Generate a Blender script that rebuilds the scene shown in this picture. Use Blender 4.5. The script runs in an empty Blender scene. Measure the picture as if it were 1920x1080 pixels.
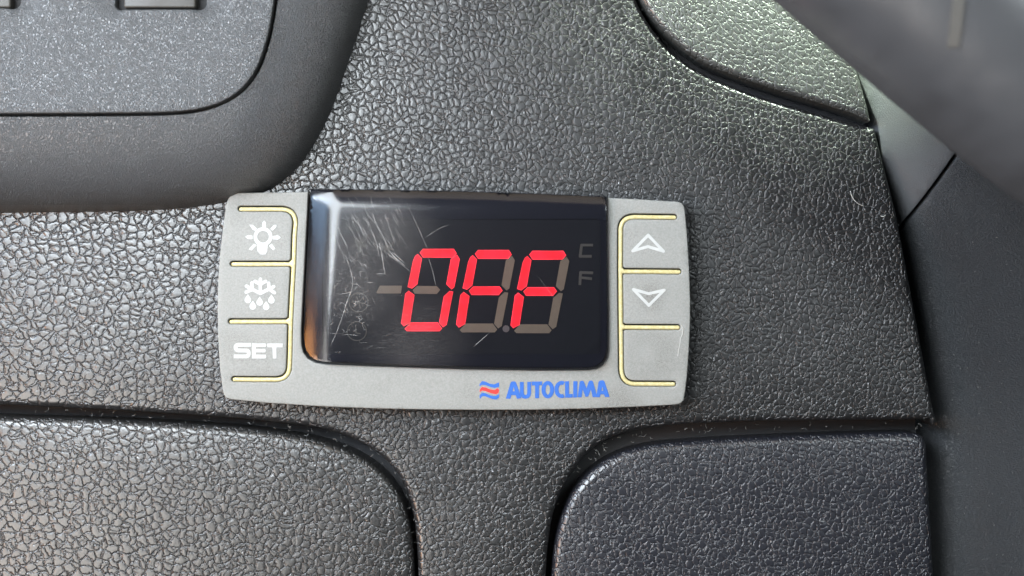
import bpy, math, random
import numpy as np
from mathutils import Vector
from mathutils.geometry import delaunay_2d_cdt

random.seed(7); rng = np.random.default_rng(7)
S = bpy.context.scene
COL = S.collection
U = 1e-4            # one drawing unit is a tenth of a millimetre
D = 3000.0          # camera height above the dashboard face, in drawing units

# ------------------------------------------------------------------ camera
cd = bpy.data.cameras.new('camera'); cam = bpy.data.objects.new('camera', cd); COL.objects.link(cam)
cam.location = (0, 0, D*U); cd.sensor_width = 36; cd.lens = 36*D/1920
cd.clip_start = 0.005; cd.clip_end = 20
cd.dof.use_dof = True; cd.dof.focus_distance = (D-30)*U; cd.dof.aperture_fstop = 11.5
S.camera = cam
S.render.resolution_x = 1024; S.render.resolution_y = 576

# ------------------------------------------------------------------ world and lamps
W = bpy.data.worlds.new('World'); S.world = W; W.use_nodes = True
W.node_tree.nodes['Background'].inputs[0].default_value = (0.62, 0.67, 0.73, 1)
W.node_tree.nodes['Background'].inputs[1].default_value = 0.06
S.view_settings.view_transform = 'Standard'; S.view_settings.look = 'None'
S.view_settings.exposure = -0.6; S.view_settings.gamma = 1

def aim(o, tgt):
    o.rotation_euler = (Vector(tgt)-Vector(o.location)).to_track_quat('-Z', 'Y').to_euler()
def area(name, loc, tgt, sx, sy, power, col):
    l = bpy.data.lights.new(name, 'AREA'); l.shape = 'RECTANGLE'; l.size = sx; l.size_y = sy
    l.energy = power; l.color = col
    o = bpy.data.objects.new(name, l); COL.objects.link(o); o.location = loc; aim(o, tgt); return o
# the cab's side window, up and to the left, and an added warm fill lamp below it
area('side_window_light', (-0.18, 0.13, 0.30), (-0.10, 0.03, 0), 0.13, 0.28, 3.7, (0.88, 0.95, 1.0))
area('warm_fill_light', (-0.20, -0.115, 0.29), (-0.08, -0.03, 0), 0.15, 0.17, 0.9, (1.0, 0.97, 0.92))
# blue sky through the far end of that window, and the orange garment of someone below it
area('blue_sky_light', (-0.35, 0.155, 0.29), (-0.05, 0.0, 0), 0.18, 0.29, 1.9, (0.45, 0.68, 1.0))
area('orange_reflected_light', (-0.34, -0.075, 0.28), (-0.05, -0.02, 0), 0.12, 0.13, 0.95, (1.0, 0.42, 0.13))
# the same side window seen low, raking across the face
area('low_window_light', (-0.46, 0.20, 0.17), (0.0, 0.0, 0), 0.12, 0.10, 2.6, (0.95, 0.98, 1.0))
# low daylight through the windscreen edge, from the upper right
sp = bpy.data.lights.new('windscreen_light', 'SPOT'); sp.energy = 68; sp.color = (0.84, 1.0, 0.80)
sp.spot_size = math.radians(26); sp.spot_blend = 0.38; sp.shadow_soft_size = 0.020
so = bpy.data.objects.new('windscreen_light', sp); COL.objects.link(so)
so.location = (0.15, 0.30, 0.11); aim(so, (0.090, 0.130, 0))
area('cover_fill_light', (0.215, 0.125, 0.36), (0.08, 0.04, 0.05), 0.10, 0.10, 0.95, (0.88, 0.97, 1.0))  # added cool lamp, brightens the corner of the column cover
# added tan lamp for the brown band reflected along the display's top
area('tan_reflection_light', (0.0, 0.30, 0.30), (0.0, 0.02, 0), 0.40, 0.20, 0.55, (1.0, 0.84, 0.66))

# ------------------------------------------------------------------ drawing helpers
def P(pts, z=0):
    """points of a drawing of the face, seen at height z, to plan coordinates"""
    f = (D-z)/D
    return [((x-960)*f, (540-y)*f) for x, y in pts]

def resample(pts, s, closed=True):
    out = []; n = len(pts)
    for i in range(n if closed else n-1):
        a = np.array(pts[i], float); b = np.array(pts[(i+1) % n], float)
        k = max(1, int(math.ceil(np.linalg.norm(b-a)/s)))
        for j in range(k): out.append(tuple(a+(b-a)*j/k))
    if not closed: out.append(tuple(pts[-1]))
    return out

def smooth(pts, closed=True, it=2):
    pts = [tuple(p) for p in pts]
    for _ in range(it):
        q = []; n = len(pts)
        rngi = range(n) if closed else range(n-1)
        if not closed: q.append(pts[0])
        for i in rngi:
            a, b = pts[i], pts[(i+1) % n]
            q.append((a[0]*.75+b[0]*.25, a[1]*.75+b[1]*.25)); q.append((a[0]*.25+b[0]*.75, a[1]*.25+b[1]*.75))
        if not closed: q.append(pts[-1])
        pts = q
    return pts

def offset_line(pts, d):
    """shift an open line sideways (left of travel for d>0)"""
    p = np.array(pts, float); t = np.gradient(p, axis=0); t /= np.linalg.norm(t, axis=1)[:, None]+1e-9
    return [tuple(q) for q in p + d*np.stack([-t[:, 1], t[:, 0]], 1)]

def area2(poly):
    p = np.array(poly); x, y = p[:, 0], p[:, 1]
    return 0.5*np.sum(x*np.roll(y, -1)-np.roll(x, -1)*y)

def inside(pts, poly):
    pts = np.asarray(pts, float); x, y = pts[:, 0], pts[:, 1]; r = np.zeros(len(pts), bool)
    p = np.array(poly, float); q = np.roll(p, -1, 0)
    for (x1, y1), (x2, y2) in zip(p, q):
        if y1 == y2: continue
        c = ((y1 > y) != (y2 > y)) & (x < (x2-x1)*(y-y1)/(y2-y1)+x1); r ^= c
    return r

def segdist(pts, segs):
    pts = np.asarray(pts, float); out = np.full(len(pts), 1e9)
    segs = np.asarray(segs, float)
    a = segs[:, 0]; b = segs[:, 1]; ab = b-a; L = (ab**2).sum(1)+1e-12
    for i in range(0, len(pts), 400):
        p = pts[i:i+400][:, None, :]
        t = np.clip(((p-a)*ab).sum(2)/L, 0, 1)
        dd = np.linalg.norm(p-(a+t[..., None]*ab), axis=2)
        out[i:i+400] = dd.min(1)
    return out

def cdt(polys, extra=()):
    v = []; e = []
    for poly in polys:
        s = len(v); v += [Vector(p) for p in poly]; n = len(poly)
        e += [(s+i, s+(i+1) % n) for i in range(n)]
    v += [Vector(p) for p in extra]
    r = delaunay_2d_cdt(v, e, [], 0, 1e-4)
    V = np.array([tuple(p) for p in r[0]]); F = np.array([f for f in r[2]], int)
    return V, F

def mesh_object(name, V, F, mat, parent=None, sharp=40):
    me = bpy.data.meshes.new(name); me.from_pydata([tuple(p) for p in V], [], [tuple(int(i) for i in f) for f in F])
    me.validate(); me.update()
    for p in me.polygons: p.use_smooth = True
    if sharp: me.set_sharp_from_angle(angle=math.radians(sharp))
    me.materials.append(mat)
    o = bpy.data.objects.new(name, me); COL.objects.link(o)
    if parent: o.parent = parent
    return o

def slab(name, adds, mat, parent=None, holes=(), top=10.0, bot=0.0, r=0.0, rings=4, step=0, grid=0,
         regions=(), org=(0, 0), bevel_on=None, sharp=40, under=False):
    """a plate with the union of 'adds' minus 'holes' as its outline, rounded edge r, skirt down to bot"""
    def rs(p): return resample(p, step) if step else list(p)
    adds = [rs(p) for p in adds]; holes = [rs(p) for p in holes]; regs = [rs(p) for _, p in regions]
    def run(extra):
        V, F = cdt(adds+holes+regs, extra)
        c = V[F].mean(1)
        k = np.zeros(len(F), bool)
        for p in adds: k |= inside(c, p)
        for p in holes: k &= ~inside(c, p)
        a = V[F]; ar = np.abs(np.cross(a[:, 1]-a[:, 0], a[:, 2]-a[:, 0]))
        k &= ar > 1e-6
        F = F[k]; c = c[k]
        a = V[F]; cr = np.cross(a[:, 1]-a[:, 0], a[:, 2]-a[:, 0])
        F[cr < 0] = F[cr < 0][:, ::-1]
        E = {}
        for f in F:
            for i in range(3):
                E[(f[i], f[(i+1) % 3])] = 1
        B = [e for e in E if (e[1], e[0]) not in E]
        return V, F, c, B
    V, F, c, B = run([])
    segs = np.array([(V[a], V[b]) for a, b in B])
    bs = segs
    if bevel_on is not None:
        line = np.array(bevel_on, float); ls = np.stack([line[:-1], line[1:]], 1)
        m = segdist(segs.mean(1), ls) < 2.0; bs = segs[m] if m.any() else segs
    extra = []
    if r > 0:
        d = segs[:, 1]-segs[:, 0]; n = np.stack([-d[:, 1], d[:, 0]], 1)
        n /= np.linalg.norm(n, axis=1)[:, None]+1e-9
        mid = bs.mean(1); db = bs[:, 1]-bs[:, 0]; nb = np.stack([-db[:, 1], db[:, 0]], 1)
        nb /= np.linalg.norm(nb, axis=1)[:, None]+1e-9
        acc = {}
        for (p0, p1), nn_ in zip(bs, nb):
            for p in (p0, p1):
                kx = (round(p[0], 3), round(p[1], 3)); acc[kx] = acc.get(kx, 0)+nn_
        vb = np.array(list(acc.keys())); vn = np.array(list(acc.values())); vn /= np.linalg.norm(vn, axis=1)[:, None]+1e-9
        for k in range(1, rings+1):
            h = r*(1-math.cos(math.pi/2*k/rings))
            q = np.concatenate([mid+nb*h, vb+vn*h])
            dd = segdist(q, bs); extra += [tuple(p) for p in q[dd > h*0.93]]
    if grid:
        lo = V.min(0); hi = V.max(0)
        gx, gy = np.meshgrid(np.arange(lo[0], hi[0], grid), np.arange(lo[1], hi[1], grid))
        g = np.stack([gx.ravel(), gy.ravel()], 1)+rng.uniform(-.05, .05, (gx.size, 2))*grid
        k = np.zeros(len(g), bool)
        for p in adds: k |= inside(g, p)
        for p in holes: k &= ~inside(g, p)
        g = g[k]; dd = segdist(g, segs); g = g[dd > max(grid*.3, r*1.02 if bevel_on is None else 0)]
        extra += [tuple(p) for p in g]
    if extra:
        V, F, c, B = run(extra)
    dist = segdist(V, bs)
    def zt(P_): return top(P_[:, 0], P_[:, 1]) if callable(top) else np.full(len(P_), float(top))
    Z = zt(V)
    if r > 0:
        q = np.clip(dist/r, 0, 1); Z = Z-r*(1-np.sqrt(np.clip(1-(1-q)**2, 0, 1)))
    ZB = bot(V[:, 0], V[:, 1]) if callable(bot) else np.full(len(V), float(bot))
    def emit(nm, idx, lab=None, m=mat):
        f = F[idx]; used = np.unique(f); mp = -np.ones(len(V), int); mp[used] = np.arange(len(used))
        VV = [((V[i, 0]-org[0])*U, (V[i, 1]-org[1])*U, Z[i]*U) for i in used]
        FF = [list(mp[t]) for t in f]; low = {}
        us = set(used.tolist()); es = set()
        for t in f:
            for i in range(3): es.add((t[i], t[(i+1) % 3]))
        for a, b in B:
            if (a, b) in es:
                for i in (a, b):
                    if i not in low:
                        low[i] = len(VV); VV.append(((V[i, 0]-org[0])*U, (V[i, 1]-org[1])*U, ZB[i]*U))
                FF.append([mp[b], mp[a], low[a], low[b]])
        if under:
            off = len(VV)
            VV += [((V[i, 0]-org[0])*U, (V[i, 1]-org[1])*U, ZB[i]*U) for i in used]
            FF += [[off+mp[t[2]], off+mp[t[1]], off+mp[t[0]]] for t in f]
        o = mesh_object(nm, VV, FF, m, parent, sharp)
        if lab: o['label'] = lab
        return o
    left = np.ones(len(F), bool); res = []
    for (nm, poly), rp in zip(regions, regs):
        k = inside(c, rp) & left; left &= ~k
        if k.any(): res.append(emit(nm[0], np.where(k)[0], nm[1]))
    main = emit(name, np.where(left)[0])
    return (main, res) if regions else main

def stroke(pts, w, cap='round', closed=False, n=7):
    """polygons whose union is a line of width w"""
    out = []; h = w/2; m = len(pts)
    for i in range(m if closed else m-1):
        a = np.array(pts[i], float); b = np.array(pts[(i+1) % m], float); t = (b-a)/(np.linalg.norm(b-a)+1e-9)
        nn = np.array([-t[1], t[0]])
        ca = cap == 'round' or closed or i > 0; cb = cap == 'round' or closed or i < m-2
        q = []
        th = math.atan2(nn[1], nn[0])
        if ca: q += [tuple(a+h*np.array([math.cos(th+math.pi*k/n), math.sin(th+math.pi*k/n)])) for k in range(n+1)]
        else: q += [tuple(a+nn*h), tuple(a-nn*h)]
        if cb: q += [tuple(b+h*np.array([math.cos(th+math.pi+math.pi*k/n), math.sin(th+math.pi+math.pi*k/n)])) for k in range(n+1)]
        else: q += [tuple(b-nn*h), tuple(b+nn*h)]
        out.append(q)
    return out

def circ(x, y, r, n=24, ry=None): return [(x+r*math.cos(2*math.pi*i/n), y+(ry or r)*math.sin(2*math.pi*i/n)) for i in range(n)]
def crop(pts, ox, oy, s): return [(ox+x/s, oy+y/s) for x, y in pts]

def thing(name, label, cat, loc=(0, 0, 0), group=None):
    o = bpy.data.objects.new(name, None); o.empty_display_size = 0.005; COL.objects.link(o)
    o.location = (loc[0]*U, loc[1]*U, loc[2]*U); o['label'] = label; o['category'] = cat
    if group: o['group'] = group
    return o

# ------------------------------------------------------------------ materials
def nodes(name):
    m = bpy.data.materials.new(name); m.use_nodes = True; nt = m.node_tree
    return m, nt, nt.nodes['Principled BSDF']
def N(nt, t, **kw):
    n = nt.nodes.new(t)
    for k, v in kw.items(): setattr(n, k, v)
    return n
def M(nt, op, a, b=None, c=None):
    n = nt.nodes.new('ShaderNodeMath'); n.operation = op
    for i, v in enumerate((a, b, c)):
        if v is None: continue
        if isinstance(v, (int, float)): n.inputs[i].default_value = v
        else: nt.links.new(v, n.inputs[i])
    return n.outputs[0]
def noise(nt, co, scale, detail=2, rough=0.5):
    n = N(nt, 'ShaderNodeTexNoise'); n.inputs['Scale'].default_value = scale
    n.inputs['Detail'].default_value = detail; n.inputs['Roughness'].default_value = rough
    nt.links.new(co, n.inputs['Vector']); return n
def mapr(nt, v, a, b, c=0.0, d=1.0, smoothit=True):
    n = N(nt, 'ShaderNodeMapRange'); n.interpolation_type = 'SMOOTHSTEP' if smoothit else 'LINEAR'
    nt.links.new(v, n.inputs['Value'])
    for k, x in zip(('From Min', 'From Max', 'To Min', 'To Max'), (a, b, c, d)): n.inputs[k].default_value = x
    return n.outputs[0]
def ramp(nt, v, c0, c1):
    n = N(nt, 'ShaderNodeMix', data_type='RGBA'); nt.links.new(v, n.inputs[0])
    n.inputs[6].default_value = (*c0, 1); n.inputs[7].default_value = (*c1, 1); return n.outputs[2]

def leather(name, base, rough=0.31, cell=1.33, depth=0.17, stretch=(1.0, 1.0, 1.0), seed=0.0):
    m, nt, b = nodes(name); L = nt.links
    tc = N(nt, 'ShaderNodeTexCoord')
    mp = N(nt, 'ShaderNodeMapping'); L.new(tc.outputs['Object'], mp.inputs['Vector'])
    mp.inputs['Scale'].default_value = tuple(1000*s for s in stretch); mp.inputs['Location'].default_value = (seed, seed*1.7, seed*.6)
    # coordinates in millimetres, warped; the moulded grain gets finer towards the right
    sx = N(nt, 'ShaderNodeSeparateXYZ'); L.new(mp.outputs[0], sx.inputs[0])
    cx = M(nt, 'SUBTRACT', sx.outputs[0], seed)
    k_ = M(nt, 'ADD', M(nt, 'MULTIPLY', cx, 0.0013), 1.0)
    cb = N(nt, 'ShaderNodeCombineXYZ'); L.new(M(nt, 'ADD', M(nt, 'MULTIPLY', cx, k_), seed), cb.inputs[0])
    L.new(M(nt, 'MULTIPLY', sx.outputs[1], M(nt, 'ADD', M(nt, 'MULTIPLY', cx, 0.0018), 1.0)), cb.inputs[1]); L.new(sx.outputs[2], cb.inputs[2])
    class _o: outputs = [cb.outputs[0]]
    mp = _o
    w = noise(nt, mp.outputs[0], 0.6, 2)
    sub = N(nt, 'ShaderNodeVectorMath', operation='SUBTRACT'); L.new(w.outputs['Color'], sub.inputs[0]); sub.inputs[1].default_value = (.5, .5, .5)
    sc = N(nt, 'ShaderNodeVectorMath', operation='SCALE'); L.new(sub.outputs[0], sc.inputs[0]); sc.inputs['Scale'].default_value = 1.35
    ad = N(nt, 'ShaderNodeVectorMath', operation='ADD'); L.new(mp.outputs[0], ad.inputs[0]); L.new(sc.outputs[0], ad.inputs[1])
    w2 = noise(nt, mp.outputs[0], 2.6, 2)
    s2 = N(nt, 'ShaderNodeVectorMath', operation='SUBTRACT'); L.new(w2.outputs['Color'], s2.inputs[0]); s2.inputs[1].default_value = (.5, .5, .5)
    sc2 = N(nt, 'ShaderNodeVectorMath', operation='SCALE'); L.new(s2.outputs[0], sc2.inputs[0]); sc2.inputs['Scale'].default_value = 0.55
    ad2 = N(nt, 'ShaderNodeVectorMath', operation='ADD'); L.new(ad.outputs[0], ad2.inputs[0]); L.new(sc2.outputs[0], ad2.inputs[1])
    def vor(scale, off):
        a = N(nt, 'ShaderNodeVectorMath', operation='ADD'); L.new(ad2.outputs[0], a.inputs[0]); a.inputs[1].default_value = off
        v = N(nt, 'ShaderNodeTexVoronoi'); v.feature = 'DISTANCE_TO_EDGE'; v.voronoi_dimensions = '2D'
        v.inputs['Scale'].default_value = scale; v.inputs['Randomness'].default_value = 1.0
        L.new(a.outputs[0], v.inputs['Vector']); return v.outputs['Distance']
    d0 = vor(1/cell, (0, 0, 0))
    d1 = M(nt, 'ADD', M(nt, 'MULTIPLY', mapr(nt, d0, 0.0, 0.15), 0.8), M(nt, 'MULTIPLY', mapr(nt, d0, 0.0, 0.5), 0.16))
    # secondary, broken grooves that split some pebbles
    d2 = vor(1/(cell*1.05), (31.3, 17.7, 0)); brk = noise(nt, mp.outputs[0], 0.55, 1)
    bm = mapr(nt, brk.outputs['Fac'], 0.48, 0.64)
    d2 = mapr(nt, d2, 0.0, 0.10)
    d2 = M(nt, 'MAXIMUM', d2, M(nt, 'SUBTRACT', 1.0, bm))
    h = M(nt, 'MULTIPLY', d1, M(nt, 'ADD', M(nt, 'MULTIPLY', d2, 0.62), 0.38))
    fine = noise(nt, mp.outputs[0], 9.0, 2)
    mid = noise(nt, mp.outputs[0], 1.2, 1)
    h = M(nt, 'ADD', h, M(nt, 'MULTIPLY', fine.outputs['Fac'], 0.03))
    h = M(nt, 'ADD', h, M(nt, 'MULTIPLY', mid.outputs['Fac'], 0.07))
    bp = N(nt, 'ShaderNodeBump'); bp.inputs['Strength'].default_value = 1.0; bp.inputs['Distance'].default_value = depth*1e-3
    L.new(h, bp.inputs['Height']); L.new(bp.outputs[0], b.inputs['Normal'])
    big = noise(nt, mp.outputs[0], 0.05, 3)
    L.new(ramp(nt, big.outputs['Fac'], tuple(x*.88 for x in base), tuple(x*1.15 for x in base)), b.inputs['Base Color'])
    b.inputs['Specular IOR Level'].default_value = 1.0
    L.new(mapr(nt, noise(nt, mp.outputs[0], 0.09, 4).outputs['Fac'], 0.3, 0.7, rough-.015, rough+.025), b.inputs['Roughness'])
    return m

def fine_grain(name, base, rough=0.45, depth=0.05, scale=2.3, aniso=(1, 1, 1), rot=0.0):
    m, nt, b = nodes(name); L = nt.links
    tc = N(nt, 'ShaderNodeTexCoord'); mp = N(nt, 'ShaderNodeMapping'); L.new(tc.outputs['Object'], mp.inputs['Vector'])
    mp.inputs['Scale'].default_value = tuple(1000*a for a in aniso); mp.inputs['Rotation'].default_value = (0, 0, rot)
    n1 = noise(nt, mp.outputs[0], scale, 3, 0.55)
    v = M(nt, 'ABSOLUTE', M(nt, 'SUBTRACT', n1.outputs['Fac'], 0.5))
    v = mapr(nt, v, 0.0, 0.12)
    n2 = noise(nt, mp.outputs[0], scale*2.4, 1)
    h = M(nt, 'ADD', v, M(nt, 'MULTIPLY', n2.outputs['Fac'], 0.35))
    bp = N(nt, 'ShaderNodeBump'); bp.inputs['Strength'].default_value = 1.0; bp.inputs['Distance'].default_value = depth*1e-3
    L.new(h, bp.inputs['Height']); L.new(bp.outputs[0], b.inputs['Normal'])
    big = noise(nt, mp.outputs[0], 0.06, 3)
    L.new(ramp(nt, big.outputs['Fac'], tuple(x*.88 for x in base), tuple(x*1.14 for x in base)), b.inputs['Base Color'])
    b.inputs['Roughness'].default_value = rough; b.inputs['Specular IOR Level'].default_value = 0.85
    return m

def plain(name, base, rough=0.5, metal=0.0, spec=0.5):
    m, nt, b = nodes(name)
    tc = N(nt, 'ShaderNodeTexCoord'); n = noise(nt, tc.outputs['Object'], 900, 3)
    nt.links.new(ramp(nt, n.outputs['Fac'], tuple(x*.88 for x in base), tuple(min(1, x*1.12) for x in base)), b.inputs['Base Color'])
    b.inputs['Roughness'].default_value = rough; b.inputs['Metallic'].default_value = metal; b.inputs['Specular IOR Level'].default_value = spec
    return m

M_FASCIA = leather('fascia_grain', (0.012, 0.0122, 0.0128))
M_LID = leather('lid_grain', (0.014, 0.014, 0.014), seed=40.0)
M_LIDR = leather('shaded_lid_grain', (0.011, 0.012, 0.017), seed=90.0, depth=0.16)  # bluish dark of its shade put into the base colour
M_CRES = leather('cover_grain', (0.045, 0.047, 0.045), seed=140.0, cell=1.25, depth=0.18, stretch=(1, 1, 1))
M_CONS = fine_grain('console_grain', (0.064, 0.067, 0.070), rough=0.35, scale=2.2, depth=0.17, aniso=(1.35, 0.8, 1), rot=math.radians(-20))
M_PLATE = fine_grain('plate_grain', (0.072, 0.076, 0.080), rough=0.35, scale=2.6, depth=0.13, aniso=(1.35, 0.8, 1), rot=math.radians(-20))
M_TRIM = fine_grain('trim_grain', (0.017, 0.020, 0.024), rough=0.5, depth=0.09, scale=2.0, aniso=(0.8, 1.5, 1), rot=math.radians(30))
M_TRIMA = fine_grain('pillar_grain', (0.058, 0.061, 0.066), rough=0.55, depth=0.03, scale=4.0)
M_COWL = fine_grain('cowl_grain', (0.05, 0.052, 0.056), rough=0.34, depth=0.006, scale=1.0)
M_DARK = plain('dark_cavity_plastic', (0.012, 0.012, 0.014), 0.7)
M_KEY = plain('switch_plastic', (0.034, 0.031, 0.026), 0.45)
M_HOUSE = plain('black_housing', (0.012, 0.012, 0.013), 0.5)
M_WHITE = plain('white_print', (0.42, 0.43, 0.42), 0.7, spec=0.1)
M_BLUE = plain('blue_print', (0.040, 0.12, 0.40), 0.7, spec=0.1)
M_RED = plain('red_print', (0.55, 0.05, 0.045), 0.7, spec=0.1)
M_LINT = plain('pale_lint', (0.24, 0.24, 0.23), 0.8)

def silver():
    m, nt, b = nodes('silver_paint'); L = nt.links
    tc = N(nt, 'ShaderNodeTexCoord'); mp = N(nt, 'ShaderNodeMapping'); L.new(tc.outputs['Object'], mp.inputs['Vector'])
    mp.inputs['Scale'].default_value = (1000, 1000, 1000)
    n = noise(nt, mp.outputs[0], 3.0, 4, 0.7)
    c = ramp(nt, mapr(nt, n.outputs['Fac'], 0.3, 0.7), (0.212, 0.215, 0.203), (0.268, 0.271, 0.258))
    # grime: speckled dirt, thicker in patches
    g = noise(nt, mp.outputs[0], 7.0, 4, 0.75); gm = noise(nt, mp.outputs[0], 0.11, 4, 0.6)
    k = M(nt, 'MULTIPLY', mapr(nt, g.outputs['Fac'], 0.50, 0.66), mapr(nt, gm.outputs['Fac'], 0.47, 0.68))
    # dirt gathered round the lower right key
    def blob(x, y, r):
        v = N(nt, 'ShaderNodeVectorMath', operation='DISTANCE'); L.new(mp.outputs[0], v.inputs[0]); v.inputs[1].default_value = (x, y, 4.5)
        return mapr(nt, v.outputs['Value'], 0, r, 1.0, 0.0)
    spots = M(nt, 'MAXIMUM', blob(36.5, -10.0, 7.5), M(nt, 'MAXIMUM', blob(36.5, 1.0, 4.0), blob(31.0, -19.5, 6.0)))
    k2 = M(nt, 'MULTIPLY', mapr(nt, g.outputs['Fac'], 0.44, 0.62), spots)
    clean = M(nt, 'SUBTRACT', 1.0, M(nt, 'MULTIPLY', blob(35.6, -9.8, 4.6), 1.0))
    k = M(nt, 'MINIMUM', M(nt, 'MULTIPLY', clean, M(nt, 'ADD', M(nt, 'MULTIPLY', k, 0.75), M(nt, 'MULTIPLY', k2, 0.9))), 1.0)
    mx = N(nt, 'ShaderNodeMix', data_type='RGBA'); L.new(k, mx.inputs[0]); L.new(c, mx.inputs[6]); mx.inputs[7].default_value = (0.10, 0.096, 0.084, 1)
    L.new(mx.outputs[2], b.inputs['Base Color'])
    b.inputs['Metallic'].default_value = 0.0; b.inputs['Roughness'].default_value = 0.65; b.inputs['Specular IOR Level'].default_value = 0.12
    bp = N(nt, 'ShaderNodeBump'); bp.inputs['Strength'].default_value = 0.5; bp.inputs['Distance'].default_value = 0.00002
    L.new(g.outputs['Fac'], bp.inputs['Height']); L.new(bp.outputs[0], b.inputs['Normal'])
    return m
M_SILVER = silver()

def seal_mat():
    m, nt, b = nodes('yellow_rubber')
    tc = N(nt, 'ShaderNodeTexCoord'); n = noise(nt, tc.outputs['Object'], 1500, 4, .7)
    nt.links.new(ramp(nt, mapr(nt, n.outputs['Fac'], .35, .7), (0.45, 0.39, 0.18), (0.56, 0.51, 0.29)), b.inputs['Base Color'])
    b.inputs['Roughness'].default_value = 0.4; b.inputs['Subsurface Weight'].default_value = 0.0
    return m
M_SEAL = seal_mat()

def led(name, col, strength):
    m, nt, b = nodes(name)
    tc = N(nt, 'ShaderNodeTexCoord'); n = noise(nt, tc.outputs['Object'], 450, 2)
    b.inputs['Base Color'].default_value = (0.25, 0.02, 0.02, 1); b.inputs['Emission Color'].default_value = (*col, 1)
    nt.links.new(mapr(nt, n.outputs['Fac'], 0.3, 0.7, strength*.7, strength*1.3), b.inputs['Emission Strength'])
    b.inputs['Specular IOR Level'].default_value = 0.1
    return m
M_LED = led('lit_red_segment', (1.0, 0.010, 0.030), 2.4)
M_LEDRIM = led('lit_segment_rim', (1.0, 0.045, 0.075), 2.4)
M_UNLIT = plain('unlit_segment', (0.17, 0.130, 0.090), 0.6)
M_FAINT = plain('faint_symbol', (0.060, 0.054, 0.047), 0.6)
M_BOARD = plain('smoked_board', (0.012, 0.013, 0.018), 0.6, spec=0.1)
M_MASK = plain('navy_mask', (0.009, 0.010, 0.018), 0.6, spec=0.1)

def lens_mat():
    m = bpy.data.materials.new('smoked_clear_window'); m.use_nodes = True; nt = m.node_tree; L = nt.links
    nt.nodes.clear(); out = N(nt, 'ShaderNodeOutputMaterial')
    tr = N(nt, 'ShaderNodeBsdfTransparent'); tr.inputs[0].default_value = (0.78, 0.78, 0.80, 1)
    gl = N(nt, 'ShaderNodeBsdfGlossy'); gl.inputs['Roughness'].default_value = 0.15; gl.inputs[0].default_value = (1, 1, 1, 1)
    df = N(nt, 'ShaderNodeBsdfDiffuse'); df.inputs[0].default_value = (0.55, 0.52, 0.50, 1)
    fr = N(nt, 'ShaderNodeFresnel'); fr.inputs['IOR'].default_value = 1.5
    tc = N(nt, 'ShaderNodeTexCoord'); mp = N(nt, 'ShaderNodeMapping'); L.new(tc.outputs['Object'], mp.inputs['Vector'])
    mp.inputs['Scale'].default_value = (1000, 1000, 1000)
    # rubbed haze, thickest on the left of the window: fine worm-like scuffs
    n1 = noise(nt, mp.outputs[0], 2.2, 6, 0.75); n2 = noise(nt, mp.outputs[0], 0.16, 3)
    mp2 = N(nt, 'ShaderNodeMapping'); L.new(mp.outputs[0], mp2.inputs['Vector']); mp2.inputs['Rotation'].default_value = (0, 0, 1.05); mp2.inputs['Scale'].default_value = (0.25, 2.6, 1)
    n3 = noise(nt, mp2.outputs[0], 1.6, 5, 0.7)
    def blob(x, y, r):
        v = N(nt, 'ShaderNodeVectorMath', operation='DISTANCE'); L.new(mp.outputs[0], v.inputs[0]); v.inputs[1].default_value = (x, y, 4.5)
        return mapr(nt, v.outputs['Value'], 0, r, 1.0, 0.0)
    zone = M(nt, 'MAXIMUM', blob(-18, 4, 14.0), M(nt, 'MAXIMUM', blob(-13, 12, 12), M(nt, 'MULTIPLY', blob(-8, -8, 14), 0.6)))
    worm = mapr(nt, M(nt, 'ABSOLUTE', M(nt, 'SUBTRACT', n1.outputs['Fac'], 0.5)), 0.0, 0.035, 1.0, 0.0)
    lines = mapr(nt, n3.outputs['Fac'], 0.56, 0.70)
    h = M(nt, 'ADD', M(nt, 'MULTIPLY', worm, 0.10), M(nt, 'MULTIPLY', lines, 0.10))
    h = M(nt, 'ADD', h, M(nt, 'MULTIPLY', n2.outputs['Fac'], 0.07))
    h = M(nt, 'ADD', M(nt, 'MULTIPLY', h, zone), M(nt, 'MULTIPLY', M(nt, 'ADD', worm, lines), 0.004))
    mx = N(nt, 'ShaderNodeMixShader'); L.new(h, mx.inputs[0]); L.new(tr.outputs[0], mx.inputs[1]); L.new(df.outputs[0], mx.inputs[2])
    m2 = N(nt, 'ShaderNodeMixShader'); L.new(fr.outputs[0], m2.inputs[0]); L.new(mx.outputs[0], m2.inputs[1]); L.new(gl.outputs[0], m2.inputs[2])
    L.new(m2.outputs[0], out.inputs['Surface']); return m
M_LENS = lens_mat()
def scratch_mat():
    m = bpy.data.materials.new('scratched_edge'); m.use_nodes = True; nt = m.node_tree; L = nt.links; b = nt.nodes['Principled BSDF']
    b.inputs['Base Color'].default_value = (0.75, 0.73, 0.70, 1); b.inputs['Roughness'].default_value = 0.6
    tc = N(nt, 'ShaderNodeTexCoord'); n = noise(nt, tc.outputs['Object'], 700, 3)
    L.new(mapr(nt, n.outputs['Fac'], 0.3, 0.7, 0.03, 0.27), b.inputs['Alpha']); return m
M_SCR = scratch_mat()

# ================================================================== dashboard
dash = thing('dashboard', 'dark grey pebble-grained dashboard that the silver controller is mounted on', 'dashboard')

left_gap = smooth([(-400, 735), (-100, 748), (0, 752), (208, 762), (417, 775), (540, 787), (625, 800), (708, 837), (760, 893), (783, 960), (790, 1040), (792, 1120), (794, 1400)], False)
right_gap = smooth([(1008, 1400), (1014, 1120), (1018, 1030), (1030, 950), (1058, 893), (1089, 850), (1125, 820), (1180, 799), (1260, 789), (1350, 784), (1460, 781), (1745, 779)], False)
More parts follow.
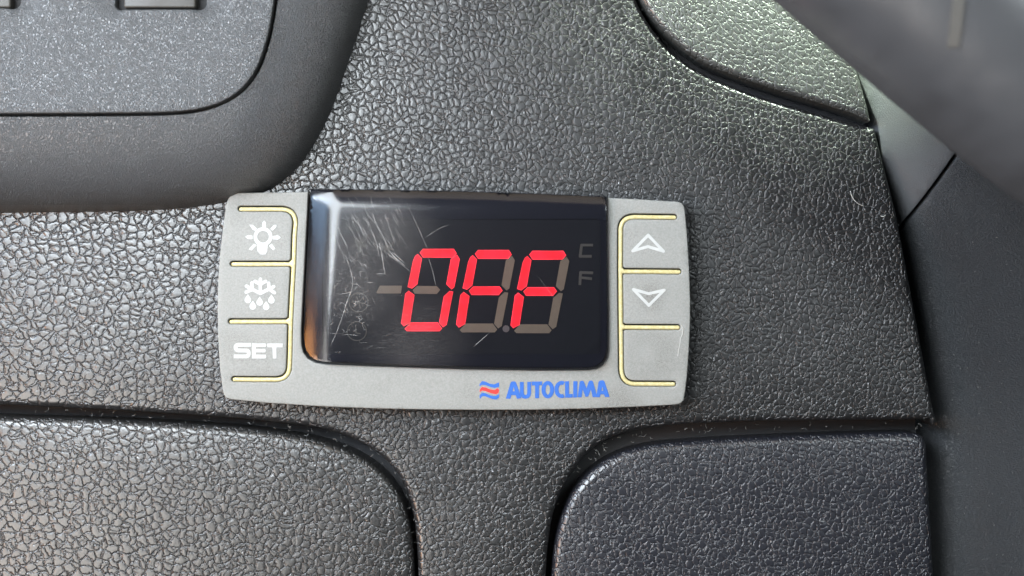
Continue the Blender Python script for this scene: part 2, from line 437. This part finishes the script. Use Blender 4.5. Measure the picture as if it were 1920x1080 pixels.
# the face rolls over into the gap: the plan outline lies further in
lg = offset_line(P(left_gap), -7); rg = offset_line(P(right_gap), -8)
top_line = smooth([(1150, -200), (1168, -70), (1192, 0), (1215, 42), (1247, 85), (1280, 113), (1320, 138), (1400, 172), (1452, 189), (1520, 208), (1590, 228), (1641, 240)], False)
tl = P(top_line)
right_edge = P([(1650, 275), (1682, 400), (1718, 590), (1740, 710), (1753, 775)])
corner = P([(1757, 788), (1752, 800)])
fascia_poly = P([(-400, -500), (1120, -500)])+tl+right_edge+corner+rg[::-1]+lg[::-1]
bev = lg+[lg[-1]]
bev_line = lg+rg+corner[::-1]+right_edge[::-1]+tl[::-1]
slab('fascia', [fascia_poly], M_FASCIA, dash, top=0, bot=-90, r=13, rings=5, step=14, bevel_on=bev_line, grid=120)

# storage lids
lidL = smooth([(-400, 764), (-150, 775), (0, 782), (208, 787), (417, 799), (520, 810), (600, 825), (667, 850), (712, 880), (748, 922), (767, 975), (775, 1030), (778, 1090), (780, 1400)], False)
zl = lambda x, y: -6+0*x
slab('storage_lid', [P(lidL, -6)+P([(-400, 1400)])], M_LID, dash, top=-4, bot=-90, r=16, rings=5, step=14, bevel_on=P(lidL, -6), grid=120)['label'] = 'left storage lid, catching the window light'
lidR = smooth([(1030, 1400), (1031, 1150), (1034, 1070), (1041, 1010), (1056, 958), (1078, 915), (1110, 880), (1152, 853), (1205, 837), (1280, 828), (1460, 819), (1640, 813), (1700, 812)], False)+[(1722, 814), (1733, 820), (1738, 834), (1745, 950), (1752, 1080), (1765, 1400)]
slab('storage_lid', [P(lidR, -8)], M_LIDR, dash, top=-6, bot=-90, r=15, rings=5, step=14, bevel_on=P(lidR, -8), grid=120)['label'] = 'right storage lid, in shade'
# cover panel at the upper right
cover = smooth([(1158, -200), (1176, -70), (1201, 0), (1225, 36), (1260, 73), (1295, 101), (1330, 123), (1400, 150), (1452, 167), (1520, 188), (1590, 209), (1632, 227)], False)
cov_right = [(1628, 205), (1617, 165), (1600, 108), (1585, 60), (1560, -20), (1530, -200)]
cvt = lambda x, y: 14-0.0*x
slab('cover_panel', [P(cover, 8)+P(cov_right, 8)], M_CRES, dash, top=12, bot=-60, r=12, rings=5, step=12, bevel_on=P(cover, 8)+P(cov_right, 8), grid=80)
# dark frame behind the gaps
slab('inner_frame', [P([(-500, 700), (700, 700), (1000, 700), (1100, -300), (1560, -300), (1640, 200), (1735, 760), (1775, 1500), (-500, 1500)])], M_DARK, dash, top=-84, bot=-110)

# ================================================================== switch console (upper left)
cons = thing('switch_console', 'rounded fine-grained raised console with rocker switches at the upper left', 'switch panel', (-960, 540, 0))
H = 150.0
edge = smooth([(-700, 404), (-200, 402), (0, 399), (200, 397), (330, 393), (430, 379), (500, 361), (548, 327), (590, 272), (622, 205), (650, 125), (676, 45), (700, -30), (760, -300)], False)
edge_w = P(edge)
edge_w = resample(edge_w, 14, False)
es = np.array(edge_w); eseg = np.stack([es[:-1], es[1:]], 1)
def cons_top(x, y):
    d = segdist(np.stack([x, y], 1), eseg); t = np.clip(d/185, 0, 1)
    return 4+H*(1-(1-t)**2.1)**(1/1.9)
gro = smooth([(-900, 214), (-200, 213), (0, 213), (240, 212), (340, 210), (400, 199), (445, 176), (478, 138), (498, 85), (510, 30), (518, -30), (530, -300)], False)
gw = P(gro, H)
plate_poly = gw+P([(-900, -300)], H)
hole_poly = offset_line(gw, -6.5)
big = edge_w+P([(-700, -300)])
# holes of the plate for the two switches
def rrect(x0, y0, x1, y1, r, n=5):
    q = []
    for cx, cy, a in ((x1-r, y1-r, 0), (x0+r, y1-r, 90), (x0+r, y0+r, 180), (x1-r, y0+r, 270)):
        q += [(cx+r*math.cos(math.radians(a+90*k/n)), cy+r*math.sin(math.radians(a+90*k/n))) for k in range(n+1)]
    return q
sw = [rrect(-150, -160, 35, 16, 14), rrect(213, -160, 385, 18, 12)]
slab('bezel', [big], M_CONS, cons, holes=[hole_poly+P([(-1000, -400)], H)], top=cons_top, bot=-5, org=(-960, 540), grid=17, sharp=60)
# plate with thumb scoops beside the switches
def plate_top(x, y):
    f = (D-H)/D; px = x/f+960; py = 540-y/f
    z = np.full(len(x), H+3.0)
    for x0, x1 in ((-150, 35), (213, 385)):
        for s, xe in ((-1, x0), (1, x1)):
            u = (px-xe)*s; r = np.sqrt(np.clip(u, -20, None)**2/1.0+np.clip(py+12, 0, None)**2)
            z -= 15*np.exp(-((r-10)/26)**2)*(u > -20)
    return z
slab('switch_plate', [plate_poly], M_PLATE, cons, holes=[P(s, H) for s in sw], top=plate_top, bot=H-45, r=3, rings=3, step=12, grid=12, org=(-960, 540), sharp=60)
slab('plate_backing', [offset_line(P(gro, H-30), -16)+P([(-900, -300)], H-30)], M_DARK, cons, top=H-30, bot=H-34, org=(-960, 540))
for x0, x1, lab in ((-150, 20, 'dark switch at the corner'), (232, 367, 'grey-brown switch')):
    o = slab('rocker_switch', [P(rrect(x0, -165, x1, 15, 4), H-8)], M_KEY, cons, top=H-8, bot=H-30, r=4, rings=3, org=(-960, 540)); o['label'] = lab

# ================================================================== right side trim
trim = thing('side_trim', 'smooth and fine-grained dark trim panel beyond the right edge of the dashboard', 'trim panel', (700, 0, 0))
def ztrim(x, y):
    py = 540-y
    t = np.clip((py-300)/260, 0, 1)
    e = x-np.interp(py, [0, 232, 400, 590, 775, 1080, 1500], [650, 682, 722, 757, 792, 795, 795])
    return -18-52*t*t*(3-2*t)-60*np.clip((py-290)/90, 0, 1)*np.exp(-np.clip(e, 0, None)/26)
seamA = [(1500, -300), (2040, -300), (1812, 250), (1806, 258), (1700, 412), (1676, 460), (1660, 460), (1650, 300), (1640, 233), (1624, 195), (1572, 60)]
seamB = [(2048, -300), (2500, -300), (2500, 1500), (1742, 1500), (1736, 1000), (1700, 640), (1664, 466), (1681, 462), (1706, 414), (1812, 261), (1818, 252)]
slab('upper_panel', [P(seamA, -40)], M_TRIMA, trim, top=ztrim, bot=-160, r=3, rings=2, step=15, grid=18, org=(700, 0))
slab('lower_panel', [P(seamB, -40)], M_TRIM, trim, top=lambda x, y: ztrim(x, y)-1, bot=-160, r=3, rings=2, step=15, grid=18, org=(700, 0))
slab('seam_backing', [P([(1480, -250), (2450, -250), (2450, 1450), (1620, 1450)], -90)], M_DARK, trim, top=-142, bot=-150, org=(700, 0))

# ================================================================== steering column cover (near, out of focus)
ZC = 620.0
cowl = thing('steering_column_cover', 'out-of-focus smooth grey plastic cover jutting in over the upper right corner', 'steering column cover', (700, 400, 0))
ce = smooth([(1250, -200), (1400, -68), (1478, 0), (1600, 104), (1720, 206), (1850, 311), (1925, 367), (2120, 500)], False)
cw = resample(P(ce, ZC-120), 16, False)
cs = np.array(cw); cseg = np.stack([cs[:-1], cs[1:]], 1)
def cowl_top(x, y):
    d = segdist(np.stack([x, y], 1), cseg); t = np.clip(d/200, 0, 1)
    return ZC-180+190*(1-(1-t)**2.0)**0.5
slab('shell', [cw+[(1500, 33), (1500, 2100), (1108, 1470), (1020, 1336), (240, 1336)]], M_COWL, cowl, top=cowl_top, bot=ZC-186, grid=28, org=(700, 400), sharp=0, under=True)  # out-of-view outline shaped to cut the windscreen lamp's lit patch
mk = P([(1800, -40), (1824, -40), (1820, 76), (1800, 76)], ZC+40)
slab('reflected_streak', [mk], plain('painted_reflection', (0.068, 0.066, 0.060), .5), cowl, top=lambda x, y: cowl_top(x, y)+2, bot=lambda x, y: cowl_top(x, y)-3, step=12, grid=10, org=(700, 400))  # reflected streak painted onto the cover as a thin pale sheet

# ================================================================== the controller
OX, OY = -108, -24
dev = thing('temperature_controller', 'silver digital climate controller with a black display glowing red OFF', 'controller', (OX, OY, 0))
ZB = 45.0
def zbez(x, y):  # the face is very slightly barrelled
    return ZB-5.0*((y+24)/190.0)**2-1.5*((x+108)/440.0)**2
def bp_(pts): return P(pts, ZB)
def B(name, adds, mat, z0=0.0, th=0.6, holes=(), parent=dev, r=0, step=0):
    return slab(name, [bp_(a) for a in adds], mat, parent, holes=[bp_(h) for h in holes],
                top=lambda x, y: zbez(x, y)+z0+th, bot=lambda x, y: zbez(x, y)-1.0, org=(OX, OY), r=r, step=step)
outline = [(576.5, 359.5), (500, 360.5)]+[(((1-t)**2)*448+2*t*(1-t)*427+t*t*422.5, ((1-t)**2)*361.2+2*t*(1-t)*360.5+t*t*385) for t in [k/8 for k in range(9)]]+[(418, 420), (411.5, 480), (408.5, 530), (407.5, 580), (408.5, 640), (411.5, 690),
           (416, 728), (419, 741), (424, 747), (432, 749.5), (500, 756), (600, 762.5), (700, 766.5), (800, 768.5), (900, 769.3), (1000, 769), (1100, 767), (1200, 763), (1265, 759.5), (1276, 757.5), (1283, 751),
           (1288, 715), (1292, 660), (1294.5, 600), (1294.5, 560), (1292.5, 500), (1289, 440), (1285, 395), (1283, 386), (1279, 380.5), (1271, 377.8), (1200, 373.5), (1140.5, 370.5),
           (1141.5, 500), (1142.5, 600), (1142, 655), (1139.5, 672), (1132, 685), (1120, 692), (1104, 694.5), (1000, 695), (860, 692.5), (700, 687), (612, 683.5), (592, 681), (577, 673), (568, 661), (564.5, 646), (564, 620), (567, 560), (571, 480), (575, 400)]
def arc_corner(a, c, b, n=6):  # quadratic corner from a to b round c
    return [((1-t)**2*a[0]+2*t*(1-t)*c[0]+t*t*b[0], (1-t)**2*a[1]+2*t*(1-t)*c[1]+t*t*b[1]) for t in [k/n for k in range(n+1)]]
Ls = [(450, 391)]+arc_corner((527, 391), (552.5, 392), (553, 418))+[(551, 440), (549.5, 494.5), (546, 560), (544, 602.5), (542.5, 660)]+arc_corner((541.5, 686), (541, 711), (515, 711.5))+[(438, 711)]
Lt = [[(436, 494.5), (549, 494.5)], [(432.5, 602.5), (544, 602.5)]]
Rs = [(1265, 406.5)]+arc_corner((1190, 405.5), (1164, 406), (1163.5, 430))+[(1163, 508), (1163.5, 560), (1164, 613)]+arc_corner((1165, 692), (1166, 718.5), (1190, 719.5))+[(1263, 720)]
Rt = [[(1163, 508), (1273, 509)], [(1164, 613), (1271, 613.5)]]
def fil(x, y, sx, r=9):  # small fillets where a cross line meets the upright
    return [[(x, y-r-4), (x+sx*1.2*r+sx*4, y), (x, y+r+4)]]
def slot_polys(w):
    q = []
    for l in [Ls, Rs]+Lt+Rt: q += stroke(l, w)
    q += fil(549, 494.5, -1)+fil(544, 602.5, -1)+fil(1163, 508, 1)+fil(1164, 613, 1)
    return q
# key areas, bounded by the slots on three sides
keys = [(('key', 'key with a white light bulb symbol'), [(448, 391), (553, 391), (549, 494.5), (433, 494.5)]),
        (('key', 'key with a white defrost snowflake and drops'), [(433, 494.5), (549, 494.5), (544, 602.5), (430, 602.5)]),
        (('key', 'key reading SET'), [(430, 602.5), (544, 602.5), (541, 711), (438, 711)]),
        (('key', 'key with a white up arrow'), [(1163, 406), (1267, 406.5), (1275, 509), (1163, 508)]),
        (('key', 'key with a white down arrow'), [(1163, 508), (1275, 509), (1273, 613.5), (1164, 613)]),
        (('key', 'blank scratched key'), [(1164, 613), (1273, 613.5), (1265, 720), (1166, 719.5)])]
slab('bezel', [bp_(outline)], M_SILVER, dev, holes=[bp_(p) for p in slot_polys(11.0)], top=zbez, bot=22, r=2.2, rings=3, step=3.5, grid=13,
     regions=[(n, bp_(p)) for n, p in keys], org=(OX, OY), sharp=60)
hs = [(x+(3 if x < 850 else -3), y+(3 if y < 560 else -3)) for x, y in outline if not (560 < x < 1145 and y > 372 and y < 700)]
hs = [(432, 366), (415, 440), (412, 560), (416, 680), (424, 742), (600, 757), (860, 765), (1100, 762), (1278, 752), (1291, 600), (1286, 440), (1276, 382), (1139, 374), (580, 364)]
slab('housing', [P(hs, 20)], M_HOUSE, dev, top=24, bot=-40, r=1.5, rings=2, step=12, org=(OX, OY))
# rubber seals showing through the slots
for l, t, f, lab in ((Ls, Lt, fil(549, 494.5, -1, 6)+fil(544, 602.5, -1, 6), 0), (Rs, Rt, fil(1163, 508, 1, 6)+fil(1164, 613, 1, 6), 1)):
    q = []
    sh = 1.3
    for ln in [l]+t:
        ln = [(x+sh*.4, y+sh*.7) for x, y in ln]
        q += stroke(ln, 7.8)
    q += f
    slab('rubber_seal', [bp_(p) for p in q], M_SEAL, dev, top=lambda x, y: zbez(x, y)-1.0, bot=22, r=3.4, rings=4, org=(OX, OY), step=6)

# printed symbols -------------------------------------------------
c1 = lambda p: crop(p, 400, 340, 6)
bulb = [c1(circ(557, 622, 107, 28)), c1([(488, 690), (612, 690), (607, 785), (587, 822), (530, 822), (495, 785)]),
        c1([(548, 462), (572, 440), (588, 462), (592, 505), (568, 530), (545, 505)]),
        c1([(355, 625), (388, 602), (438, 610), (440, 650), (388, 650)]), c1([(757, 632), (725, 606), (668, 614), (665, 652), (722, 656)]),
        c1([(400, 486), (438, 488), (490, 530), (468, 556), (440, 545)]), c1([(680, 488), (706, 488), (706, 512), (664, 556), (636, 534)]),
        c1([(395, 765), (455, 700), (485, 718), (430, 778)]), c1([(655, 700), (695, 755), (672, 776), (622, 724)])]
B('bulb_symbol', bulb, M_WHITE, holes=[c1(circ(557, 622, 66, 22))])
c2 = lambda p: crop(p, 430, 510, 13.5)
def drop(x, y, r): return [(x, y-1.75*r)]+[(x+r*math.cos(a), y+r*math.sin(a)) for a in [math.radians(-25+k*230/12) for k in range(13)]]
sf = []
for l in ([(785, 180), (785, 540)], [(785, 540), (580, 440), (430, 355)], [(785, 540), (1000, 435), (1125, 368)], [(645, 235), (785, 310), (920, 235)], [(570, 275), (575, 440), (425, 510)], [(998, 280), (1005, 430), (1140, 525)]):
    sf += stroke(l, 88, n=4)
sf += [drop(x, y, 84) for x, y in ((468, 705), (592, 870), (768, 768), (930, 880), (1065, 715))]
B('defrost_symbol', [c2(p) for p in sf], M_WHITE)
c3 = lambda p: crop(p, 430, 620, 9.815)
st = stroke([(395, 261), (160, 261)]+arc_corner((160, 261), (105, 265), (112, 313), 4)+arc_corner((112, 313), (115, 362), (165, 365), 4)+[(300, 366)]+arc_corner((310, 366), (360, 370), (356, 420), 4)+arc_corner((356, 420), (355, 472), (305, 474), 4)+[(78, 474)], 70, cap='butt', n=4)
st += [[(412, 235), (485, 235), (485, 512), (412, 512)], [(470, 235), (665, 235), (678, 268), (665, 300), (470, 300)], [(470, 335), (655, 335), (670, 368), (655, 400), (470, 400)], [(470, 441), (665, 441), (678, 475), (665, 512), (470, 512)],
       [(692, 236), (985, 236), (975, 306), (700, 306)], [(790, 290), (866, 290), (862, 513), (800, 513)]]
B('set_lettering', [c3(p) for p in st], M_WHITE)
c4 = lambda p: crop(p, 1100, 340, 4.908)
B('up_arrow_symbol', [c4(p) for p in stroke([(567, 495), (708, 643), (565, 600), (425, 640)], 27, closed=True)], M_WHITE)
c5 = lambda p: crop(p, 1100, 540, 4.5)
B('down_arrow_symbol', [c5(p) for p in stroke([(395, 12), (525, 48), (655, 18), (525, 147)], 24, closed=True)], M_WHITE)

# maker's lettering and wave emblem -------------------------------
c6 = lambda p: crop(p, 860, 690, 6)
def ell(cx, cy, rx, ry, a0, a1, n=20): return [(cx+rx*math.cos(math.radians(a0+(a1-a0)*k/n)), cy+ry*math.sin(math.radians(a0+(a1-a0)*k/n))) for k in range(n+1)]
letters = [
    [(530, 346), (584, 168), (597, 152), (632, 152), (646, 166), (706, 342), (655, 346), (642, 306), (594, 306), (582, 346)],
    [(688, 158), (732, 158), (732, 282), (740, 302), (752, 307), (765, 301), (772, 282), (772, 157), (815, 156), (815, 285), (806, 318), (786, 339), (752, 347), (718, 340), (697, 318), (688, 285)],
    [(822, 155), (940, 152), (939, 194), (905, 195), (905, 341), (860, 342), (860, 197), (822, 197)],
    ell(1003, 245, 71, 98, 0, 345, 23),
    ell(1158, 243, 80, 97, -62, -298, 20)+ell(1158, 243, 34, 55, -298, -62, 14),
    [(1198, 151), (1242, 150), (1242, 294), (1284, 294), (1283, 333), (1198, 336)],
    [(1290, 150), (1336, 150), (1335, 332), (1290, 335)],
    [(1340, 331), (1362, 160), (1372, 146), (1400, 145), (1412, 160), (1438, 232), (1463, 158), (1475, 143), (1500, 142), (1513, 158), (1560, 328), (1510, 331), (1488, 242), (1458, 322), (1428, 326), (1396, 242), (1384, 331)],
    [(1548, 330), (1575, 158), (1590, 142), (1626, 140), (1641, 154), (1698, 325), (1650, 330), (1638, 297), (1598, 297), (1588, 330)]]
lh = [[(606, 264), (632, 264), (619, 212)], ell(1003, 245, 26, 56, 0, 340, 17), [(1606, 256), (1630, 256), (1617, 208)]]
B('blue_lettering', [c6(p) for p in letters], M_BLUE, holes=[c6(p) for p in lh])
B('blue_wave', [c6([(235, 182), (262, 148), (300, 154), (350, 178), (400, 185), (453, 163), (456, 212), (405, 225), (355, 214), (300, 194), (262, 190), (235, 208)])], M_BLUE)
B('red_wave', [c6([(237, 240), (262, 214), (305, 220), (355, 242), (405, 248), (436, 228), (456, 246), (448, 280), (420, 297), (360, 284), (300, 262), (262, 254), (238, 274)])], M_RED)
B('blue_wave', [c6([(235, 308), (262, 279), (305, 286), (355, 310), (405, 318), (455, 297), (456, 332), (425, 356), (385, 352), (330, 332), (290, 317), (262, 322), (244, 347), (235, 336)])], M_BLUE)
sc = stroke([(1277, 610), (1281, 616), (1280, 626), (1276, 634), (1275, 645), (1273, 655), (1271, 668)], 1.1, n=3)
B('paint_scratch', sc, plain('bare_scratch', (0.42, 0.42, 0.40), .4), z0=0.2)

# display ---------------------------------------------------------
ZW = 55.0
lens = [(581, 353.5), (700, 354), (860, 357), (1000, 361.5), (1138, 367), (1138.5, 500), (1139.5, 600), (1139, 653), (1136.5, 669), (1130, 681), (1119, 688.5), (1103, 691), (1000, 691.5), (860, 689), (700, 683.5), (613, 680), (595, 677.5), (581, 670.5), (572, 659), (568, 645), (567.5, 620), (570, 560), (574.5, 480), (578.5, 400)]
lw = P(lens, ZW-4)
lleft = np.array(P([(583, 300), (581, 353.5), (578.5, 400), (574.5, 480), (570, 560), (567.5, 620), (568, 720)], ZW-4)); lls = np.stack([lleft[:-1], lleft[1:]], 1)
ltop = np.array(P([(500, 350), (700, 354), (860, 357), (1000, 361.5), (1200, 370)], ZW-4)); lts = np.stack([ltop[:-1], ltop[1:]], 1)
def ztop_lens(x, y):
    p = np.stack([x, y], 1); a = segdist(p, lls); b = segdist(p, lts)
    return ZW-13*np.clip((50-a)/50, 0, 1)**1.32-7*np.clip((32-b)/32, 0, 1)**1.9-1.2*((y+24)/170)**2
slab('display_window', [lw], M_LENS, dev, top=ztop_lens, bot=ZW-22, r=2.0, rings=3, step=7, grid=9, org=(OX, OY), sharp=75)
bd = [(x*1.0, y) for x, y in lens]
slab('display_board', [P([(860+(x-860)*.995, 525+(y-525)*.99) for x, y in lens], 28)], M_BOARD, dev, top=28, bot=24.5, org=(OX, OY), step=20)
msk_in = rrect(604, 411, 1126, 664, 8)
slab('display_mask', [P([(860+(x-860)*.993, 525+(y-525)*.985) for x, y in lens], 31)], M_MASK, dev, holes=[P(msk_in, 31)], top=31, bot=28, org=(OX, OY), step=20)
c7 = lambda p: crop(p, 690, 440, 4.154)
def seg(pts, lit, name='segment', m=None):
    q = P(c7(pts), 30)
    if lit:
        o = slab(name, [q], M_LEDRIM, dev, top=30.4, bot=28, org=(OX, OY))
        c = np.mean(q, 0); 
        a = np.array(q); n = len(a); ins = []
        for i in range(n):
            p0, p1, p2 = a[i-1], a[i], a[(i+1) % n]; t1 = (p1-p0)/np.linalg.norm(p1-p0); t2 = (p2-p1)/np.linalg.norm(p2-p1)
            s = 1 if area2(q) > 0 else -1
            b = s*np.array([-(t1+t2)[1], (t1+t2)[0]]); b /= np.linalg.norm(b); k = 1.3/max(.45, abs(np.dot(b, s*np.array([-t1[1], t1[0]]))))
            ins.append(tuple(p1+b*k))
        slab('lit_core', [ins], M_LED, o, top=31.0, bot=29, org=(OX, OY))
    else:
        o = slab(name, [q], m or M_UNLIT, dev, top=30.4, bot=28, org=(OX, OY))
    return o
SA = [(403, 140), (428, 110), (668, 110), (690, 146), (662, 179), (428, 179)]
SF = [(388, 150), (420, 184), (384, 386), (342, 420), (308, 408), (350, 205), (368, 165)]
SB = [(692, 155), (715, 190), (672, 410), (650, 426), (610, 386), (645, 190)]
SG0 = [(348, 432), (382, 399), (535, 400), (562, 430), (535, 462), (362, 460)]
SG = [(356, 427), (390, 394), (596, 394), (619, 426), (589, 461), (376, 461)]
SE = [(316, 436), (362, 470), (328, 688), (278, 714), (257, 690), (290, 460)]
SC = [(635, 438), (664, 443), (613, 702), (585, 722), (553, 686), (590, 480)]
SD = [(285, 734), (332, 683), (543, 683), (577, 730), (558, 752), (303, 752)]
digits = [((0, 0), dict(a=1, b=1, c=1, d=1, e=1, f=1, g=0)), ((429, 9), dict(a=1, f=1, g=1, e=1, b=0, c=0, d=0)), ((853, 15), dict(a=1, f=1, g=1, e=1, b=0, c=0, d=0))]
for k, ((dx, dy), on) in enumerate(digits):
    for s, pl in (('a', SA), ('b', SB), ('c', SC), ('d', SD), ('e', SE), ('f', SF), ('g', SG if k else SG0)):
        o = seg([(x+dx, y+dy) for x, y in pl], on[s])
        o['label'] = 'lit red segment' if on[s] else 'unlit grey-brown segment'
o = seg([(65, 450), (92, 397), (264, 397), (256, 458), (75, 458)], 0); o['label'] = 'unlit minus bar'
M_DP = plain('unlit_point', (0.12, 0.10, 0.10), .6)
seg(circ(1075, 733, 27, 16), 0, 'decimal_point', M_DP)
def faint(name, polys, holes=()):
    slab(name, [P(p, 30) for p in polys], M_FAINT, dev, holes=[P(h, 30) for h in holes], top=30.2, bot=28, org=(OX, OY))
c8 = lambda p: crop(p, 1060, 430, 9)
faint('celsius_symbol', [c8(p) for p in stroke([(468, 265), (275, 265), (250, 455), (445, 455)], 46, cap='butt')])
faint('fahrenheit_symbol', [c8(p) for p in stroke([(470, 735), (258, 728), (245, 940)], 46, cap='butt')+stroke([(262, 815), (450, 835)], 44, cap='butt')])
faint('clock_symbol', [circ(669, 621, 18.5, 28)]+stroke([(667, 611), (667, 624), (676, 626)], 1.6, cap='butt')[:0], [circ(669, 621, 17, 26)])
faint('clock_hands', stroke([(667, 610), (667, 624), (676, 626)], 1.8, cap='butt'))
faint('compressor_symbol', [circ(672, 567, 18.5, 28)], [circ(672, 567, 17, 26)])
faint('compressor_flake', sum([stroke([(672-12*math.cos(a), 567-12*math.sin(a)), (672+12*math.cos(a), 567+12*math.sin(a))], 2.0, cap='butt') for a in (0.2, 1.25, 2.3)], []))
faint('fan_symbol', sum([stroke([(674, 458), (674+13*math.cos(a), 458+13*math.sin(a))], 5) for a in (.3, 1.57, 2.85, 4.1, 5.4)], []))
faint('defrost_indicator', sum([stroke([(727-10*math.cos(a), 465-10*math.sin(a)), (727+10*math.cos(a), 465+10*math.sin(a))], 3.2) for a in (.3, 1.3, 2.4)], []))

# scratches on the window: one ribbon set
VV = []; FF = []
def ribbon(pts, w):
    w3 = np.array(P(pts, ZW)); z = ztop_lens(w3[:, 0], w3[:, 1])+0.25
    t = np.gradient(w3, axis=0); t /= np.linalg.norm(t, axis=1)[:, None]+1e-9; nn = np.stack([-t[:, 1], t[:, 0]], 1)
    n = len(w3); s = len(VV)
    for i in range(n):
        ww = w*(0.25+0.75*math.sin(math.pi*(i+.4)/n))/2
        for k in (1, -1): VV.append(((w3[i, 0]+k*nn[i, 0]*ww-OX)*U, (w3[i, 1]+k*nn[i, 1]*ww-OY)*U, z[i]*U))
    for i in range(n-1): FF.append((s+2*i, s+2*i+1, s+2*i+3, s+2*i+2))
c9 = lambda p: crop(p, 590, 400, 4.153)
for pts, w in (([(180, 110), (215, 185), (262, 275)], 1.4), ([(335, 60), (355, 110), (385, 180)], 1.3), ([(450, 0), (480, 90), (540, 190), (570, 270)], 2.0),
               ([(500, 225), (520, 300), (535, 400), (550, 480)], 2.2), ([(570, 280), (630, 350), (706, 410)], 2.0), ([(590, 290), (650, 340), (706, 395)], 1.2),
               ([(250, 360), (275, 420), (305, 560), (260, 660), (220, 790), (170, 930), (120, 1040)], 1.7), ([(415, 60), (450, 150), (490, 250), (500, 330)], 1.2),
               ([(380, 535), (460, 540)], 1.6), ([(205, 630), (300, 610), (330, 570)], 1.5), ([(545, 0), (600, 160), (625, 240)], 1.0), ([(480, 470), (550, 470)], 1.2), ([(90, 930), (340, 950)], .8)):
    q = smooth(c9(pts), False, 2); ribbon([(x+random.uniform(-.25, .25), y+random.uniform(-.25, .25)) for x, y in q], w)
for pts, w in (([(803, 482), (812, 510), (817, 535)], 1.3), ([(888, 650), (905, 635), (920, 622)], 1.3), ([(700, 455), (730, 478), (768, 508)], 1.2), ([(795, 447), (825, 427), (842, 422)], .9), ([(760, 375), (790, 440), (803, 470)], .7), ([(1010, 520), (1040, 560)], .5)):
    ribbon(smooth(pts, False, 2), w)
for k in range(240):   # the comb of fine parallel hairlines from the upper left, and short scuffs
    if k < 80: x = random.uniform(625, 745); y = random.uniform(368, 470); L_ = random.uniform(15, 55); a = math.radians(random.uniform(55, 72)); w = random.uniform(.3, .7)
    elif k < 205: x = random.uniform(612, 700); y = random.uniform(470, 620); L_ = random.uniform(4, 16); a = random.uniform(0, math.pi); w = random.uniform(.4, .9)
    else: x = random.uniform(610, 760); y = random.uniform(400, 670); L_ = random.uniform(5, 30); a = random.uniform(-.4, .4); w = random.uniform(.2, .4)
    c = random.uniform(-4, 4)
    ribbon([(x+L_*math.cos(a)*t-c*math.sin(math.pi*t), y+L_*math.sin(a)*t+c*math.sin(math.pi*t)*.5) for t in (0, .25, .5, .75, 1)], w)
o = mesh_object('window_scratches', VV, FF, M_SCR, dev, 0); o['kind'] = 'stuff'

# ================================================================== lint and dust
VV = []; FF = []
def fibre(x, y, z, L_, a, r, bend=0.3, lift=2):
    n = 5; pts = []
    for i in range(n):
        t = i/(n-1); pts.append((x+L_*t*math.cos(a+bend*t), y+L_*t*math.sin(a+bend*t), z+lift*math.sin(math.pi*t)+r))
    s = len(VV)
    for i, p in enumerate(pts):
        d = Vector(pts[min(i+1, n-1)])-Vector(pts[max(i-1, 0)]); d.normalize(); u = d.cross(Vector((0, 0, 1))).normalized(); v = u.cross(d)
        for k in range(3):
            q = Vector(p)+r*(math.cos(2.094*k)*u+math.sin(2.094*k)*v); VV.append(tuple(q*U))
    for i in range(n-1):
        for k in range(3): FF.append((s+3*i+k, s+3*i+(k+1) % 3, s+3*i+3+(k+1) % 3, s+3*i+3+k))
def along(line, n, spread, zr):
    p = np.array(P(line)); 
    for _ in range(n):
        i = random.randrange(len(p)-1); t = random.random(); q = p[i]*(1-t)+p[i+1]*t
        fibre(q[0]+random.gauss(0, spread), q[1]+random.gauss(0, spread), random.uniform(*zr), random.uniform(1.5, 9), random.uniform(0, 6.28), random.uniform(.18, .42), random.uniform(-1.2, 1.2), random.uniform(0, 3))
along([(x, y+16) for x, y in left_gap if 0 < x < 790], 70, 5, (-30, -16))
along([(x+4, y+20) for x, y in right_gap if x > 1040], 60, 6, (-30, -16))
for _ in range(170):
    x = random.uniform(0, 1740); y = random.uniform(0, 1080)
    q = P([(x, y)])[0]; fibre(q[0], q[1], random.uniform(0, 2), random.uniform(.8, 2.6), random.uniform(0, 6.28), random.uniform(.2, .5), 1, .6)
for _ in range(70):
    x = random.uniform(1800, 1920); y = random.uniform(420, 1080)
    q = P([(x, y)])[0]; fibre(q[0], q[1], float(ztrim(np.array([q[0]]), np.array([q[1]]))[0])+.5, random.uniform(1, 3.2), random.uniform(0, 6.28), random.uniform(.3, .6), 1, .6)
lint = mesh_object('lint', VV, FF, M_LINT, None, 0)
lint['kind'] = 'stuff'; lint['label'] = 'scattered pale lint and dust caught in the panel gaps'; lint['category'] = 'lint'
VV = []; FF = []
q = P([(1594, 358)])[0]; fibre(q[0], q[1], 2, 38, math.radians(-92), .6, 0.75, 4)
h = mesh_object('fibre', VV, FF, plain('white_fibre', (.45, .45, .42), .6), None, 0)
h['label'] = 'single curved white hair lying on the fascia at the right'; h['category'] = 'fibre'
VV = []; FF = []
q = P([(1651, 405)])[0]; fibre(q[0], q[1], 2, 9, math.radians(-40), 1.0, 0.9, 2)
h = mesh_object('fibre', VV, FF, bpy.data.materials['white_fibre'], None, 0)
h['label'] = 'tiny white speck of lint by the right edge of the fascia'; h['category'] = 'fibre'
